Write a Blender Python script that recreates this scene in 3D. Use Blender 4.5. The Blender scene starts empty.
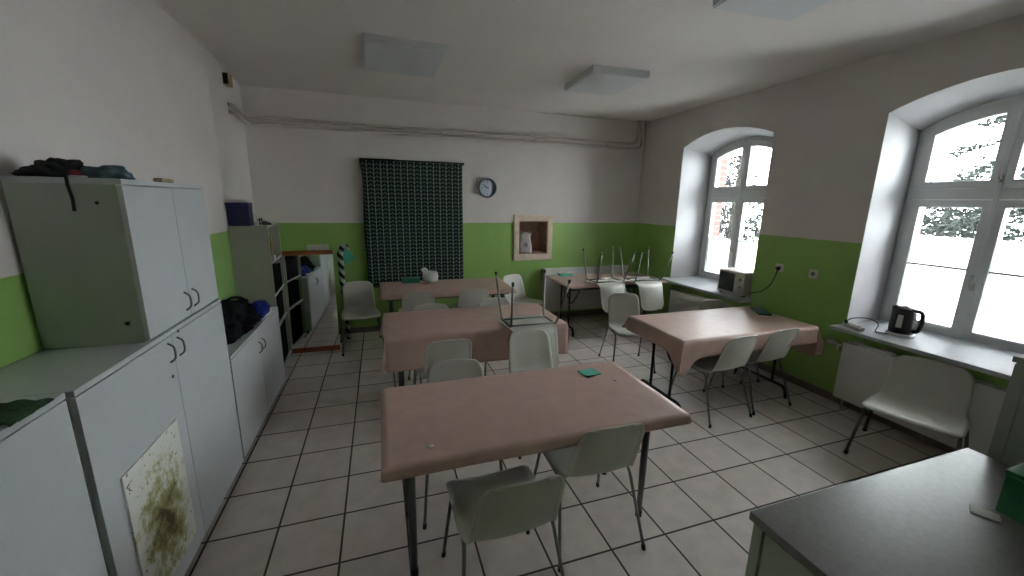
import bpy, bmesh, math, random
from mathutils import Vector, Matrix, noise
random.seed(7)
SC = bpy.context.scene
COL = SC.collection
PI = math.pi
def R(a): return math.radians(a)

# ------------------------------------------------------------------ materials
def mat(name, col, rough=.5, metal=0., spec=.5, var=0., vscale=8., bump=0., bscale=60.):
    m = bpy.data.materials.new(name); m.use_nodes = True
    nt = m.node_tree; b = nt.nodes['Principled BSDF']
    b.inputs['Roughness'].default_value = rough
    b.inputs['Metallic'].default_value = metal
    b.inputs['Specular IOR Level'].default_value = spec
    tc = nt.nodes.new('ShaderNodeTexCoord')
    nz = nt.nodes.new('ShaderNodeTexNoise'); nz.inputs['Scale'].default_value = vscale
    nz.inputs['Detail'].default_value = 4
    nt.links.new(tc.outputs['Object'], nz.inputs['Vector'])
    rp = nt.nodes.new('ShaderNodeValToRGB')
    rp.color_ramp.elements[0].position = .3; rp.color_ramp.elements[1].position = .7
    rp.color_ramp.elements[0].color = tuple(c*(1-var) for c in col)+(1,)
    rp.color_ramp.elements[1].color = tuple(min(1, c*(1+var)) for c in col)+(1,)
    nt.links.new(nz.outputs['Fac'], rp.inputs['Fac'])
    nt.links.new(rp.outputs['Color'], b.inputs['Base Color'])
    if bump:
        n2 = nt.nodes.new('ShaderNodeTexNoise'); n2.inputs['Scale'].default_value = bscale
        nt.links.new(tc.outputs['Object'], n2.inputs['Vector'])
        bp = nt.nodes.new('ShaderNodeBump'); bp.inputs['Strength'].default_value = bump
        bp.inputs['Distance'].default_value = .01
        nt.links.new(n2.outputs['Fac'], bp.inputs['Height'])
        nt.links.new(bp.outputs['Normal'], b.inputs['Normal'])
    return m

def math_node(nt, op, a, b=None):
    n = nt.nodes.new('ShaderNodeMath'); n.operation = op
    for i, v in enumerate((a, b)):
        if v is None: continue
        if isinstance(v, (int, float)): n.inputs[i].default_value = v
        else: nt.links.new(v, n.inputs[i])
    return n.outputs[0]

def mix_col(nt, fac, a, b):
    n = nt.nodes.new('ShaderNodeMix'); n.data_type = 'RGBA'
    for s, v in ((n.inputs['Factor'], fac), (n.inputs['A'], a), (n.inputs['B'], b)):
        if isinstance(v, tuple): s.default_value = v+(1,) if len(v) == 3 else v
        elif isinstance(v, (int, float)): s.default_value = v
        else: nt.links.new(v, s)
    return n.outputs['Result']

WHITE_WALL = (.70, .655, .64)
GREEN_WALL = (.30, .50, .14)
GREEN_Z = 1.46
def wall_material():
    m = bpy.data.materials.new('two_tone_wall_paint'); m.use_nodes = True
    nt = m.node_tree; b = nt.nodes['Principled BSDF']
    g = nt.nodes.new('ShaderNodeNewGeometry')
    sp = nt.nodes.new('ShaderNodeSeparateXYZ'); nt.links.new(g.outputs['Position'], sp.inputs[0])
    nz = nt.nodes.new('ShaderNodeTexNoise'); nz.inputs['Scale'].default_value = 2.2; nz.inputs['Detail'].default_value = 5
    nt.links.new(g.outputs['Position'], nz.inputs['Vector'])
    n3 = nt.nodes.new('ShaderNodeTexNoise'); n3.inputs['Scale'].default_value = 14
    nt.links.new(g.outputs['Position'], n3.inputs['Vector'])
    wob = math_node(nt, 'MULTIPLY', math_node(nt, 'SUBTRACT', n3.outputs['Fac'], .5), .01)
    z = math_node(nt, 'ADD', sp.outputs['Z'], wob)
    isg = math_node(nt, 'LESS_THAN', z, GREEN_Z)
    # a splayed window recess stays white: only surfaces inside the room carry the green
    xin = math_node(nt, 'LESS_THAN', sp.outputs['X'], 4.875)
    isg = math_node(nt, 'MULTIPLY', isg, xin)
    wv = mix_col(nt, nz.outputs['Fac'], tuple(c*.93 for c in WHITE_WALL), tuple(c*1.06 for c in WHITE_WALL))
    gv = mix_col(nt, nz.outputs['Fac'], tuple(c*.9 for c in GREEN_WALL), tuple(c*1.1 for c in GREEN_WALL))
    nt.links.new(mix_col(nt, isg, wv, gv), b.inputs['Base Color'])
    ro = nt.nodes.new('ShaderNodeMix'); ro.data_type = 'FLOAT'
    nt.links.new(isg, ro.inputs['Factor']); ro.inputs['A'].default_value = .85; ro.inputs['B'].default_value = .42
    nt.links.new(ro.outputs['Result'], b.inputs['Roughness'])
    bp = nt.nodes.new('ShaderNodeBump'); bp.inputs['Strength'].default_value = .12; bp.inputs['Distance'].default_value = .01
    n2 = nt.nodes.new('ShaderNodeTexNoise'); n2.inputs['Scale'].default_value = 35
    nt.links.new(g.outputs['Position'], n2.inputs['Vector'])
    nt.links.new(n2.outputs['Fac'], bp.inputs['Height']); nt.links.new(bp.outputs['Normal'], b.inputs['Normal'])
    return m

def tile_material():
    m = bpy.data.materials.new('floor_tiles'); m.use_nodes = True
    nt = m.node_tree; b = nt.nodes['Principled BSDF']
    tc = nt.nodes.new('ShaderNodeTexCoord')
    br = nt.nodes.new('ShaderNodeTexBrick')
    br.offset = 0; br.squash = 1
    br.inputs['Scale'].default_value = 1
    br.inputs['Brick Width'].default_value = 1/3; br.inputs['Row Height'].default_value = 1/3
    br.inputs['Mortar Size'].default_value = .006; br.inputs['Mortar Smooth'].default_value = .15
    br.inputs['Color1'].default_value = (.64, .57, .54, 1); br.inputs['Color2'].default_value = (.72, .65, .62, 1)
    br.inputs['Mortar'].default_value = (.035, .027, .024, 1); br.inputs['Bias'].default_value = 0
    nt.links.new(tc.outputs['Object'], br.inputs['Vector'])
    nz = nt.nodes.new('ShaderNodeTexNoise'); nz.inputs['Scale'].default_value = 9; nz.inputs['Detail'].default_value = 6
    nt.links.new(tc.outputs['Object'], nz.inputs['Vector'])
    mul = nt.nodes.new('ShaderNodeMix'); mul.data_type = 'RGBA'; mul.blend_type = 'MULTIPLY'
    mul.inputs['Factor'].default_value = .35
    nt.links.new(br.outputs['Color'], mul.inputs['A'])
    rp = nt.nodes.new('ShaderNodeValToRGB'); rp.color_ramp.elements[0].position = .25; rp.color_ramp.elements[1].position = .7
    rp.color_ramp.elements[0].color = (.55, .52, .5, 1); rp.color_ramp.elements[1].color = (1.05, 1.02, 1, 1)
    nt.links.new(nz.outputs['Fac'], rp.inputs['Fac']); nt.links.new(rp.outputs['Color'], mul.inputs['B'])
    nt.links.new(mul.outputs['Result'], b.inputs['Base Color'])
    b.inputs['Roughness'].default_value = .42
    bp = nt.nodes.new('ShaderNodeBump'); bp.inputs['Strength'].default_value = .5; bp.inputs['Distance'].default_value = .003
    bp.invert = True
    nt.links.new(br.outputs['Fac'], bp.inputs['Height']); nt.links.new(bp.outputs['Normal'], b.inputs['Normal'])
    return m

def tapestry_material():
    # dark woven hanging: pale vertical lines with slanted green and black dashes between
    m = bpy.data.materials.new('woven_tapestry'); m.use_nodes = True
    nt = m.node_tree; b = nt.nodes['Principled BSDF']
    tc = nt.nodes.new('ShaderNodeTexCoord'); sp = nt.nodes.new('ShaderNodeSeparateXYZ')
    nt.links.new(tc.outputs['Object'], sp.inputs[0])
    P = .082
    u = math_node(nt, 'FRACT', math_node(nt, 'DIVIDE', sp.outputs['X'], P))
    tri = math_node(nt, 'ABSOLUTE', math_node(nt, 'SUBTRACT', u, .5))       # 0 .. .5
    z = math_node(nt, 'ADD', sp.outputs['Z'], math_node(nt, 'MULTIPLY', tri, .05))
    half = math_node(nt, 'FRACT', math_node(nt, 'ADD', math_node(nt, 'DIVIDE', sp.outputs['X'], P), .5))
    v = math_node(nt, 'FRACT', math_node(nt, 'DIVIDE', z, .05))
    dash = math_node(nt, 'GREATER_THAN', v, .42)
    thin = math_node(nt, 'LESS_THAN', v, .10)
    vline = math_node(nt, 'GREATER_THAN', tri, .455)
    vl2 = math_node(nt, 'LESS_THAN', tri, .03)
    c = mix_col(nt, dash, (.045, .078, .062), (.007, .009, .009))
    c = mix_col(nt, math_node(nt, 'MULTIPLY', thin, .8), c, (.19, .25, .21))
    c = mix_col(nt, math_node(nt, 'MULTIPLY', vl2, .35), c, (.18, .25, .21))
    c = mix_col(nt, math_node(nt, 'MULTIPLY', vline, .9), c, (.30, .34, .30))
    nt.links.new(c, b.inputs['Base Color']); b.inputs['Roughness'].default_value = .95
    b.inputs['Specular IOR Level'].default_value = .1
    return m

def stain_material():
    m = bpy.data.materials.new('stained_board'); m.use_nodes = True
    nt = m.node_tree; b = nt.nodes['Principled BSDF']
    tc = nt.nodes.new('ShaderNodeTexCoord'); sp = nt.nodes.new('ShaderNodeSeparateXYZ')
    nt.links.new(tc.outputs['Object'], sp.inputs[0])
    nz = nt.nodes.new('ShaderNodeTexNoise'); nz.inputs['Scale'].default_value = 16; nz.inputs['Detail'].default_value = 8
    nz.inputs['Roughness'].default_value = .72
    nt.links.new(tc.outputs['Object'], nz.inputs['Vector'])
    # blotch centred a little below the middle of the board
    dy = math_node(nt, 'DIVIDE', math_node(nt, 'ADD', sp.outputs['Y'], -.0), .19)
    dz = math_node(nt, 'DIVIDE', math_node(nt, 'ADD', sp.outputs['Z'], .06), .30)
    d = math_node(nt, 'SQRT', math_node(nt, 'ADD', math_node(nt, 'MULTIPLY', dy, dy), math_node(nt, 'MULTIPLY', dz, dz)))
    f = math_node(nt, 'SUBTRACT', math_node(nt, 'MULTIPLY', nz.outputs['Fac'], 2.3), math_node(nt, 'ADD', math_node(nt, 'MULTIPLY', d, .75), .42))
    rp = nt.nodes.new('ShaderNodeValToRGB'); e = rp.color_ramp.elements
    e[0].position = .0; e[0].color = (.72, .73, .68, 1); e[1].position = .75; e[1].color = (.10, .075, .01, 1)
    k = e.new(.3); k.color = (.40, .38, .16, 1)
    nt.links.new(f, rp.inputs['Fac'])
    n2 = nt.nodes.new('ShaderNodeTexNoise'); n2.inputs['Scale'].default_value = 45; n2.inputs['Detail'].default_value = 5
    nt.links.new(tc.outputs['Object'], n2.inputs['Vector'])
    speck = math_node(nt, 'GREATER_THAN', n2.outputs['Fac'], .66)
    nt.links.new(mix_col(nt, speck, rp.outputs['Color'], (.09, .09, .04)), b.inputs['Base Color'])
    b.inputs['Roughness'].default_value = .6
    return m

def stripe_material():
    m = bpy.data.materials.new('black_white_stripes'); m.use_nodes = True
    nt = m.node_tree; b = nt.nodes['Principled BSDF']
    tc = nt.nodes.new('ShaderNodeTexCoord'); sp = nt.nodes.new('ShaderNodeSeparateXYZ')
    nt.links.new(tc.outputs['Object'], sp.inputs[0])
    s = math_node(nt, 'ADD', math_node(nt, 'MULTIPLY', sp.outputs['Z'], 8.6), math_node(nt, 'MULTIPLY', sp.outputs['X'], 9))
    k = math_node(nt, 'GREATER_THAN', math_node(nt, 'FRACT', s), .5)
    nt.links.new(mix_col(nt, k, (.01, .012, .012), (.42, .45, .42)), b.inputs['Base Color'])
    b.inputs['Roughness'].default_value = .7
    return m

def glass_material():
    m = bpy.data.materials.new('clear_glass'); m.use_nodes = True
    nt = m.node_tree; nt.nodes.remove(nt.nodes['Principled BSDF'])
    out = nt.nodes['Material Output']
    t = nt.nodes.new('ShaderNodeBsdfTransparent'); t.inputs[0].default_value = (.96, .98, .97, 1)
    g = nt.nodes.new('ShaderNodeBsdfGlossy'); g.inputs['Roughness'].default_value = .02
    fr = nt.nodes.new('ShaderNodeFresnel'); fr.inputs['IOR'].default_value = 1.3
    mx = nt.nodes.new('ShaderNodeMixShader')
    nt.links.new(fr.outputs[0], mx.inputs[0]); nt.links.new(t.outputs[0], mx.inputs[1]); nt.links.new(g.outputs[0], mx.inputs[2])
    nt.links.new(mx.outputs[0], out.inputs[0])
    return m

def film_material():
    m = bpy.data.materials.new('frosted_film'); m.use_nodes = True
    nt = m.node_tree; nt.nodes.remove(nt.nodes['Principled BSDF'])
    out = nt.nodes['Material Output']
    t = nt.nodes.new('ShaderNodeBsdfTranslucent'); t.inputs[0].default_value = (.80, .79, .80, 1)
    d = nt.nodes.new('ShaderNodeBsdfDiffuse'); d.inputs[0].default_value = (.8, .8, .8, 1)
    mx = nt.nodes.new('ShaderNodeMixShader'); mx.inputs[0].default_value = .15
    nt.links.new(t.outputs[0], mx.inputs[1]); nt.links.new(d.outputs[0], mx.inputs[2])
    nt.links.new(mx.outputs[0], out.inputs[0])
    return m

def brick_material():
    m = bpy.data.materials.new('red_brick'); m.use_nodes = True
    nt = m.node_tree; b = nt.nodes['Principled BSDF']
    g = nt.nodes.new('ShaderNodeNewGeometry')
    mp = nt.nodes.new('ShaderNodeMapping'); mp.inputs['Rotation'].default_value = (R(90), 0, 0)
    nt.links.new(g.outputs['Position'], mp.inputs['Vector'])
    br = nt.nodes.new('ShaderNodeTexBrick'); br.inputs['Scale'].default_value = 1
    br.inputs['Brick Width'].default_value = .25; br.inputs['Row Height'].default_value = .077
    br.inputs['Mortar Size'].default_value = .006
    br.inputs['Color1'].default_value = (.10, .032, .027, 1); br.inputs['Color2'].default_value = (.13, .042, .035, 1)
    br.inputs['Mortar'].default_value = (.16, .12, .11, 1)
    nt.links.new(mp.outputs['Vector'], br.inputs['Vector'])
    nt.links.new(br.outputs['Color'], b.inputs['Base Color']); b.inputs['Roughness'].default_value = .9
    return m

M = dict(
    wall=wall_material(), tile=tile_material(), tapestry=tapestry_material(), stain=stain_material(),
    stripes=stripe_material(), glass=glass_material(), film=film_material(), brick=brick_material(),
    ceiling=mat('ceiling_paint', (.74, .705, .69), .9, var=.03, vscale=1.5),
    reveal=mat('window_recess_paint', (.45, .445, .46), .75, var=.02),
    frame=mat('white_window_frame', (.66, .67, .67), .4, var=.02),
    sill=mat('white_sill', (.54, .565, .59), .5, spec=.2, var=.03),
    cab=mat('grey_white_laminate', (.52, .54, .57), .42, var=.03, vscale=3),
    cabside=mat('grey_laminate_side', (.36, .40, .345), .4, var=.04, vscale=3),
    shelfgrey=mat('bookcase_laminate', (.36, .37, .31), .45, var=.03, vscale=3),
    shelfedge=mat('bookcase_edge', (.5, .5, .47), .5),
    dark=mat('dark_interior', (.02, .02, .022), .8),
    handle=mat('brushed_handle', (.20, .20, .20), .4, metal=.6),
    shell=mat('grey_white_plastic', (.54, .53, .485), .38, var=.03, vscale=5),
    tube=mat('dark_grey_steel', (.22, .225, .22), .36, metal=.7),
    chrome=mat('steel_tube', (.30, .31, .31), .3, metal=.85),
    black=mat('black_plastic', (.012, .012, .013), .45),
    blackmetal=mat('black_steel', (.018, .018, .02), .4, metal=.3),
    cloth=mat('brown_oilcloth', (.53, .365, .32), .42, spec=.22, var=.06, vscale=10, bump=.06, bscale=14),
    clothhem=mat('pale_hem', (.55, .47, .40), .6),
    tabletop=mat('table_board', (.20, .15, .12), .5, var=.1),
    tableleg=mat('grey_green_leg', (.075, .085, .078), .45, metal=.3),
    woodorange=mat('orange_beech', (.30, .095, .03), .5, var=.2, vscale=14),
    woodpale=mat('pale_pine', (.74, .60, .50), .55, var=.08, vscale=16),
    woodbrown=mat('recess_wood', (.42, .28, .22), .6, var=.2, vscale=10),
    mirror=mat('mirror_glass', (.80, .82, .80), .03, metal=1.0),
    radiator=mat('radiator_enamel', (.66, .65, .62), .45, var=.03, vscale=4),
    pipe=mat('painted_pipe', (.56, .51, .48), .5),
    lamp=mat('ceiling_lamp_diffuser', (.62, .64, .67), .6),
    lampside=mat('ceiling_lamp_rim', (.60, .61, .62), .6),
    navy=mat('navy_card', (.012, .014, .06), .55),
    blackcloth=mat('black_fabric', (.004, .0045, .007), .8, spec=.12, var=.5, vscale=20, bump=.4, bscale=30),
    bluecloth=mat('blue_fabric', (.015, .03, .24), .7, spec=.2, var=.2, vscale=20),
    tealgrey=mat('teal_grey_fabric', (.07, .11, .13), .85, var=.4, vscale=18),
    darkcloth=mat('dark_fabric', (.014, .016, .022), .85, var=.5, vscale=18),
    redcloth=mat('red_fabric', (.22, .03, .035), .8),
    whitecloth=mat('white_fabric', (.62, .62, .62), .7, var=.05),
    darkgreen=mat('dark_green_felt', (.018, .055, .02), .9, var=.5, vscale=60),
    boxgreen=mat('green_card_box', (.025, .16, .07), .5, var=.06),
    teal=mat('teal_paper', (.09, .42, .34), .5, var=.15, vscale=30),
    tealcloth=mat('turquoise_fabric', (.10, .50, .36), .6, var=.08),
    greenbox=mat('green_plastic', (.03, .15, .10), .5),
    cream=mat('cream_enamel', (.58, .54, .46), .4),
    screen=mat('dark_oven_window', (.015, .015, .02), .15),
    silver=mat('silver_plastic', (.45, .45, .45), .3, metal=.5),
    brownbox=mat('brown_wood_box', (.36, .26, .15), .7, var=.3, vscale=25),
    bag=mat('white_grey_bag', (.55, .53, .53), .5, var=.18, vscale=25),
    gold=mat('dull_gold', (.28, .20, .08), .35, metal=.7),
    clockface=mat('pale_blue_dial', (.62, .68, .80), .5),
    clockrim=mat('blue_grey_rim', (.16, .21, .27), .4),
    outlet=mat('ivory_plastic', (.6, .58, .54), .5),
    bark=mat('conifer_bark', (.08, .055, .04), .9, var=.3),
    needles=mat('conifer_needles', (.016, .019, .0175), .9, spec=.1, var=.35, vscale=2),
    ground=mat('pale_paving', (.50, .50, .49), .95, var=.1, vscale=1),
    matte=mat('matte_black_card', (.006, .006, .007), .95, spec=.04),
    paper=mat('white_paper', (.55, .55, .5), .7),
)

# ------------------------------------------------------------------ mesh helpers
def link(name, bm, m, parent=None, smooth=False, loc=None, bevel=0., solid=0., subsurf=0):
    me = bpy.data.meshes.new(name)
    bmesh.ops.recalc_face_normals(bm, faces=bm.faces)
    if smooth:
        for f in bm.faces: f.smooth = True
    bm.to_mesh(me); bm.free()
    me.materials.append(m)
    o = bpy.data.objects.new(name, me); COL.objects.link(o)
    if parent is not None: o.parent = parent
    if loc is not None: o.location = loc
    if solid:
        d = o.modifiers.new('solid', 'SOLIDIFY'); d.thickness = solid; d.offset = -1
    if bevel:
        d = o.modifiers.new('bevel', 'BEVEL'); d.width = bevel; d.segments = 2; d.limit_method = 'ANGLE'
    if subsurf:
        d = o.modifiers.new('sub', 'SUBSURF'); d.levels = subsurf; d.render_levels = subsurf
    return o

def box(bm, x0, x1, y0, y1, z0, z1):
    vs = [bm.verts.new((x, y, z)) for z in (z0, z1) for y in (y0, y1) for x in (x0, x1)]
    for f in ((0, 2, 3, 1), (4, 5, 7, 6), (0, 1, 5, 4), (2, 6, 7, 3), (0, 4, 6, 2), (1, 3, 7, 5)):
        bm.faces.new([vs[i] for i in f])
    return vs

def BX(*bs):
    bm = bmesh.new()
    for b in bs: box(bm, *b)
    return bm

def tube(bm, pts, r, n=8, cap=True):
    pts = [Vector(p) for p in pts]
    rr = r if isinstance(r, (list, tuple)) else [r]*len(pts)
    t0 = (pts[1]-pts[0]).normalized()
    up = Vector((0, 0, 1)) if abs(t0.z) < .9 else Vector((1, 0, 0))
    a = t0.cross(up).normalized(); rings = []
    for i, p in enumerate(pts):
        t = ((pts[min(i+1, len(pts)-1)]-p).normalized() + (p-pts[max(i-1, 0)]).normalized())
        t = t.normalized() if t.length > 1e-6 else t0
        a = (a - t*a.dot(t)).normalized(); b = t.cross(a)
        rings.append([bm.verts.new(p + (a*math.cos(2*PI*k/n) + b*math.sin(2*PI*k/n))*rr[i]) for k in range(n)])
    for i in range(len(rings)-1):
        for k in range(n):
            bm.faces.new((rings[i][k], rings[i][(k+1) % n], rings[i+1][(k+1) % n], rings[i+1][k]))
    if cap:
        bm.faces.new(rings[0][::-1]); bm.faces.new(rings[-1])
    return bm

def TB(pts, r, n=8): return tube(bmesh.new(), pts, r, n)

def fillet(pts, r, k=5):
    """polyline with rounded corners"""
    pts = [Vector(p) for p in pts]; out = [pts[0]]
    for i in range(1, len(pts)-1):
        a, b, c = pts[i-1], pts[i], pts[i+1]
        u = (a-b); v = (c-b); q = min(r, u.length*.45, v.length*.45)
        p0 = b+u.normalized()*q; p1 = b+v.normalized()*q
        for j in range(k+1):
            t = j/k; out.append(p0*(1-t)**2 + b*2*t*(1-t) + p1*t*t)
    out.append(pts[-1]); return out

def spline(ctrl, n):
    """Catmull-Rom through control tuples, n samples"""
    c = [Vector(p) for p in ctrl]; m = len(c)-1; out = []
    for i in range(n):
        s = i/(n-1)*m; k = min(int(s), m-1); t = s-k
        p0, p1, p2, p3 = c[max(k-1, 0)], c[k], c[k+1], c[min(k+2, m)]
        out.append(.5*((2*p1)+(p2-p0)*t+(2*p0-5*p1+4*p2-p3)*t*t+(3*p1-p0-3*p2+p3)*t**3))
    return out

def lathe(bm, prof, n=24, c=(0, 0, 0)):
    rings = []
    for r, z in prof:
        rings.append([bm.verts.new((c[0]+r*math.cos(2*PI*k/n), c[1]+r*math.sin(2*PI*k/n), c[2]+z)) for k in range(n)])
    for i in range(len(rings)-1):
        for k in range(n):
            bm.faces.new((rings[i][k], rings[i][(k+1) % n], rings[i+1][(k+1) % n], rings[i+1][k]))
    bm.faces.new(rings[0][::-1]); bm.faces.new(rings[-1])
    return bm

def blob(size, seed, amp=.25, freq=2.2, sub=4, flat=True):
    """a crumpled soft heap, base on z=0"""
    bm = bmesh.new(); bmesh.ops.create_icosphere(bm, subdivisions=sub, radius=1)
    sd = Vector((seed*3.1, seed*7.7, seed*1.3))
    for v in bm.verts:
        p = v.co.copy()
        d = noise.noise(p*freq+sd)*amp + abs(noise.noise(p*freq*2.3+sd))*amp*.7
        p *= 1+d
        if flat: p.z = max(p.z, -.25)+.25
        v.co = Vector((p.x*size[0], p.y*size[1], p.z*size[2]))
    return bm

def prism(poly, axis, a0, a1):
    """extrude a 2-D polygon; axis 'x': poly is (y,z); axis 'y': poly is (x,z)"""
    bm = bmesh.new()
    def P(p, a): return (a, p[0], p[1]) if axis == 'x' else (p[0], a, p[1])
    A = [bm.verts.new(P(p, a0)) for p in poly]; B = [bm.verts.new(P(p, a1)) for p in poly]
    bm.faces.new(A[::-1]); bm.faces.new(B); n = len(poly)
    for i in range(n): bm.faces.new((A[i], A[(i+1) % n], B[(i+1) % n], B[i]))
    return bm

def ring_prism(outer, inner, x0, x1, bm=None):
    """frame between two (y,z) outlines of equal length, extruded along x"""
    bm = bm or bmesh.new(); n = len(outer)
    g = [[bm.verts.new((x, p[0], p[1])) for p in poly] for x in (x0, x1) for poly in (outer, inner)]
    o0, i0, o1, i1 = g
    for k in range(n):
        j = (k+1) % n
        bm.faces.new((o0[k], o0[j], i0[j], i0[k])); bm.faces.new((o1[k], i1[k], i1[j], o1[j]))
        bm.faces.new((o0[k], o1[k], o1[j], o0[j])); bm.faces.new((i0[k], i0[j], i1[j], i1[k]))
    return bm

def thing(name, label, cat, loc=(0, 0, 0), rz=0., group=None):
    o = bpy.data.objects.new(name, None); COL.objects.link(o); o.empty_display_size = .05
    o.location = loc; o.rotation_euler = (0, 0, rz)
    tag(o, label, cat, group); return o

def tag(o, label, cat, group=None):
    o['label'] = label; o['category'] = cat
    if group: o['group'] = group
    return o

def adopt(c, parent):
    """parent c, already modelled in world coordinates, to a thing"""
    c.parent = parent
    c.matrix_parent_inverse = (Matrix.Translation(parent.location) @ parent.rotation_euler.to_matrix().to_4x4()).inverted()
def struct(o): o['kind'] = 'structure'; return o

def copy_tree(o, parent=None):
    c = o.copy(); COL.objects.link(c)
    if parent is not None: c.parent = parent
    for ch in [x for x in o.children]:
        copy_tree(ch, c)
    return c

# ------------------------------------------------------------------ room shell
LX, RX, BY, FY, CZ = -.46, 4.86, 2.683, -3.75, 2.97
XO = 5.62
struct(link('floor', BX((LX, RX, FY, BY, -.06, 0)), M['tile']))
struct(link('ceiling', BX((LX-.2, XO, FY-.2, BY+.4, CZ, CZ+.2)), M['ceiling']))
LN = -.360
def lx(y): return LN if y < 1.42 else LN+(LX-LN)*(y-1.42)/(BY-1.42)
def left_wall():
    bm = bmesh.new(); poly = [(LX-.2, FY-.2), (LN, FY-.2), (LN, 1.42), (LX, BY), (LX, BY+.4), (LX-.2, BY+.4)]
    A = [bm.verts.new((x, y, -.06)) for x, y in poly]; B = [bm.verts.new((x, y, CZ)) for x, y in poly]
    bm.faces.new(A[::-1]); bm.faces.new(B)
    for i in range(6): bm.faces.new((A[i], A[(i+1) % 6], B[(i+1) % 6], B[i]))
    return bm
struct(link('wall_left', left_wall(), M['wall']))
struct(link('wall_front', BX((LX, XO, FY-.2, FY, -.06, CZ)), M['wall']))
# back wall with the niche hole
NX0, NX1, NZ0, NZ1 = 2.845, 3.305, 1.0, 1.49
struct(link('wall_back', BX((LX, NX0, BY, BY+.4, -.06, CZ), (NX1, RX, BY, BY+.4, -.06, CZ),
                            (NX0, NX1, BY, BY+.4, -.06, NZ0), (NX0, NX1, BY, BY+.4, NZ1, CZ),
                            (NX0, NX1, BY+.3, BY+.4, NZ0, NZ1)), M['wall']))

# right wall: thick, with deep arched window recesses
# each opening: yl/yr at the room face, yl/yr at the frame plane
XF = 5.36                                      # inner face of the window frames
OPEN = [dict(c=1.245, yl=1.80, yr=.49, fl=1.815, fr=.665, dz=.02),
        dict(c=-1.035, yl=-.505, yr=-1.80, fl=-.47, fr=-1.60, dz=0.)]
SILL_Z = .735
def arch_in(t): return 2.505 + .14*(1-t*t)     # t in -1..1
NA = 24
def right_wall():
    bm = bmesh.new()
    def quad(a, b, c, d): bm.faces.new([bm.verts.new(p) for p in (a, b, c, d)])
    ys = [BY+.4]
    for o in OPEN: ys += [o['yl'], o['yr']]
    ys.append(FY-.2)
    for i in range(0, len(ys), 2):
        quad((RX, ys[i], -.06), (RX, ys[i+1], -.06), (RX, ys[i+1], CZ), (RX, ys[i], CZ))
    for o in OPEN:
        quad((RX, o['yl'], -.06), (RX, o['yr'], -.06), (RX, o['yr'], SILL_Z-.035), (RX, o['yl'], SILL_Z-.035))
        for k in range(NA):
            t0, t1 = 1-2*k/NA, 1-2*(k+1)/NA
            f = lambda t: (o['yl']+o['yr'])/2 + t*(o['yl']-o['yr'])/2
            quad((RX, f(t0), arch_in(t0)), (RX, f(t1), arch_in(t1)), (RX, f(t1), CZ), (RX, f(t0), CZ))
    return bm
struct(link('wall_right', right_wall(), M['wall']))

def recess(o):
    bm = bmesh.new(); X1 = XF+.09
    def quad(a, b, c, d): bm.faces.new([bm.verts.new(p) for p in (a, b, c, d)])
    g = lambda t: (o['fl']+o['fr'])/2 + t*(o['fl']-o['fr'])/2
    ao = lambda t: 2.56+o['dz']-(g(t)-o['c'])**2/1.88
    f = lambda t: (o['yl']+o['yr'])/2 + t*(o['yl']-o['yr'])/2
    for t in (1, -1):
        quad((RX, f(t), .6), (X1, g(t), .6), (X1, g(t), ao(t)), (RX, f(t), arch_in(t)))
    for k in range(NA):
        t0, t1 = 1-2*k/NA, 1-2*(k+1)/NA
        quad((RX, f(t0), arch_in(t0)), (RX, f(t1), arch_in(t1)), (X1, g(t1), ao(t1)), (X1, g(t0), ao(t0)))
    quad((RX, f(1), SILL_Z-.036), (RX, f(-1), SILL_Z-.036), (X1, g(-1), SILL_Z-.036), (X1, g(1), SILL_Z-.036))
    bmesh.ops.remove_doubles(bm, verts=bm.verts, dist=1e-5)
    return bm

def facade(bm):
    """outer brick skin with its own slightly smaller arched openings"""
    X0, X1 = XF+.10, XO
    ys = [BY+.4]
    for o in OPEN: ys += [o['fl']-.03, o['fr']+.03]
    ys.append(FY-.2)
    for i in range(0, len(ys), 2): box(bm, X0, X1, ys[i+1], ys[i], -2.5, CZ+.2)
    for o in OPEN:
        yl, yr = o['fl']-.03, o['fr']+.03
        box(bm, X0, X1, yr, yl, -2.5, .70)
        N = 12
        for k in range(N):
            y0 = yr+(yl-yr)*k/N; y1 = yr+(yl-yr)*(k+1)/N; t = 2*(k+.5)/N-1
            box(bm, X0, X1, y0, y1, 2.50+o['dz']+.17*(1-t*t), CZ+.2)
    return bm
o = struct(link('wall_outside', facade(bmesh.new()), M['brick']))
for i, op in enumerate(OPEN):
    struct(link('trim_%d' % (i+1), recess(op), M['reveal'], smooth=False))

M['base_strip'] = mat('brown_grey_strip', (.22, .17, .15), .5, var=.1)  # dark brown-grey strip added along the foot of the right and back walls
struct(link('base_strip_right', BX((RX-.009, RX-.0005, FY, BY, 0, .075)), M['base_strip'], bevel=.002))
struct(link('base_strip_back', BX((LX, RX-.01, BY-.009, BY-.0005, 0, .075)), M['base_strip'], bevel=.002))

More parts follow.
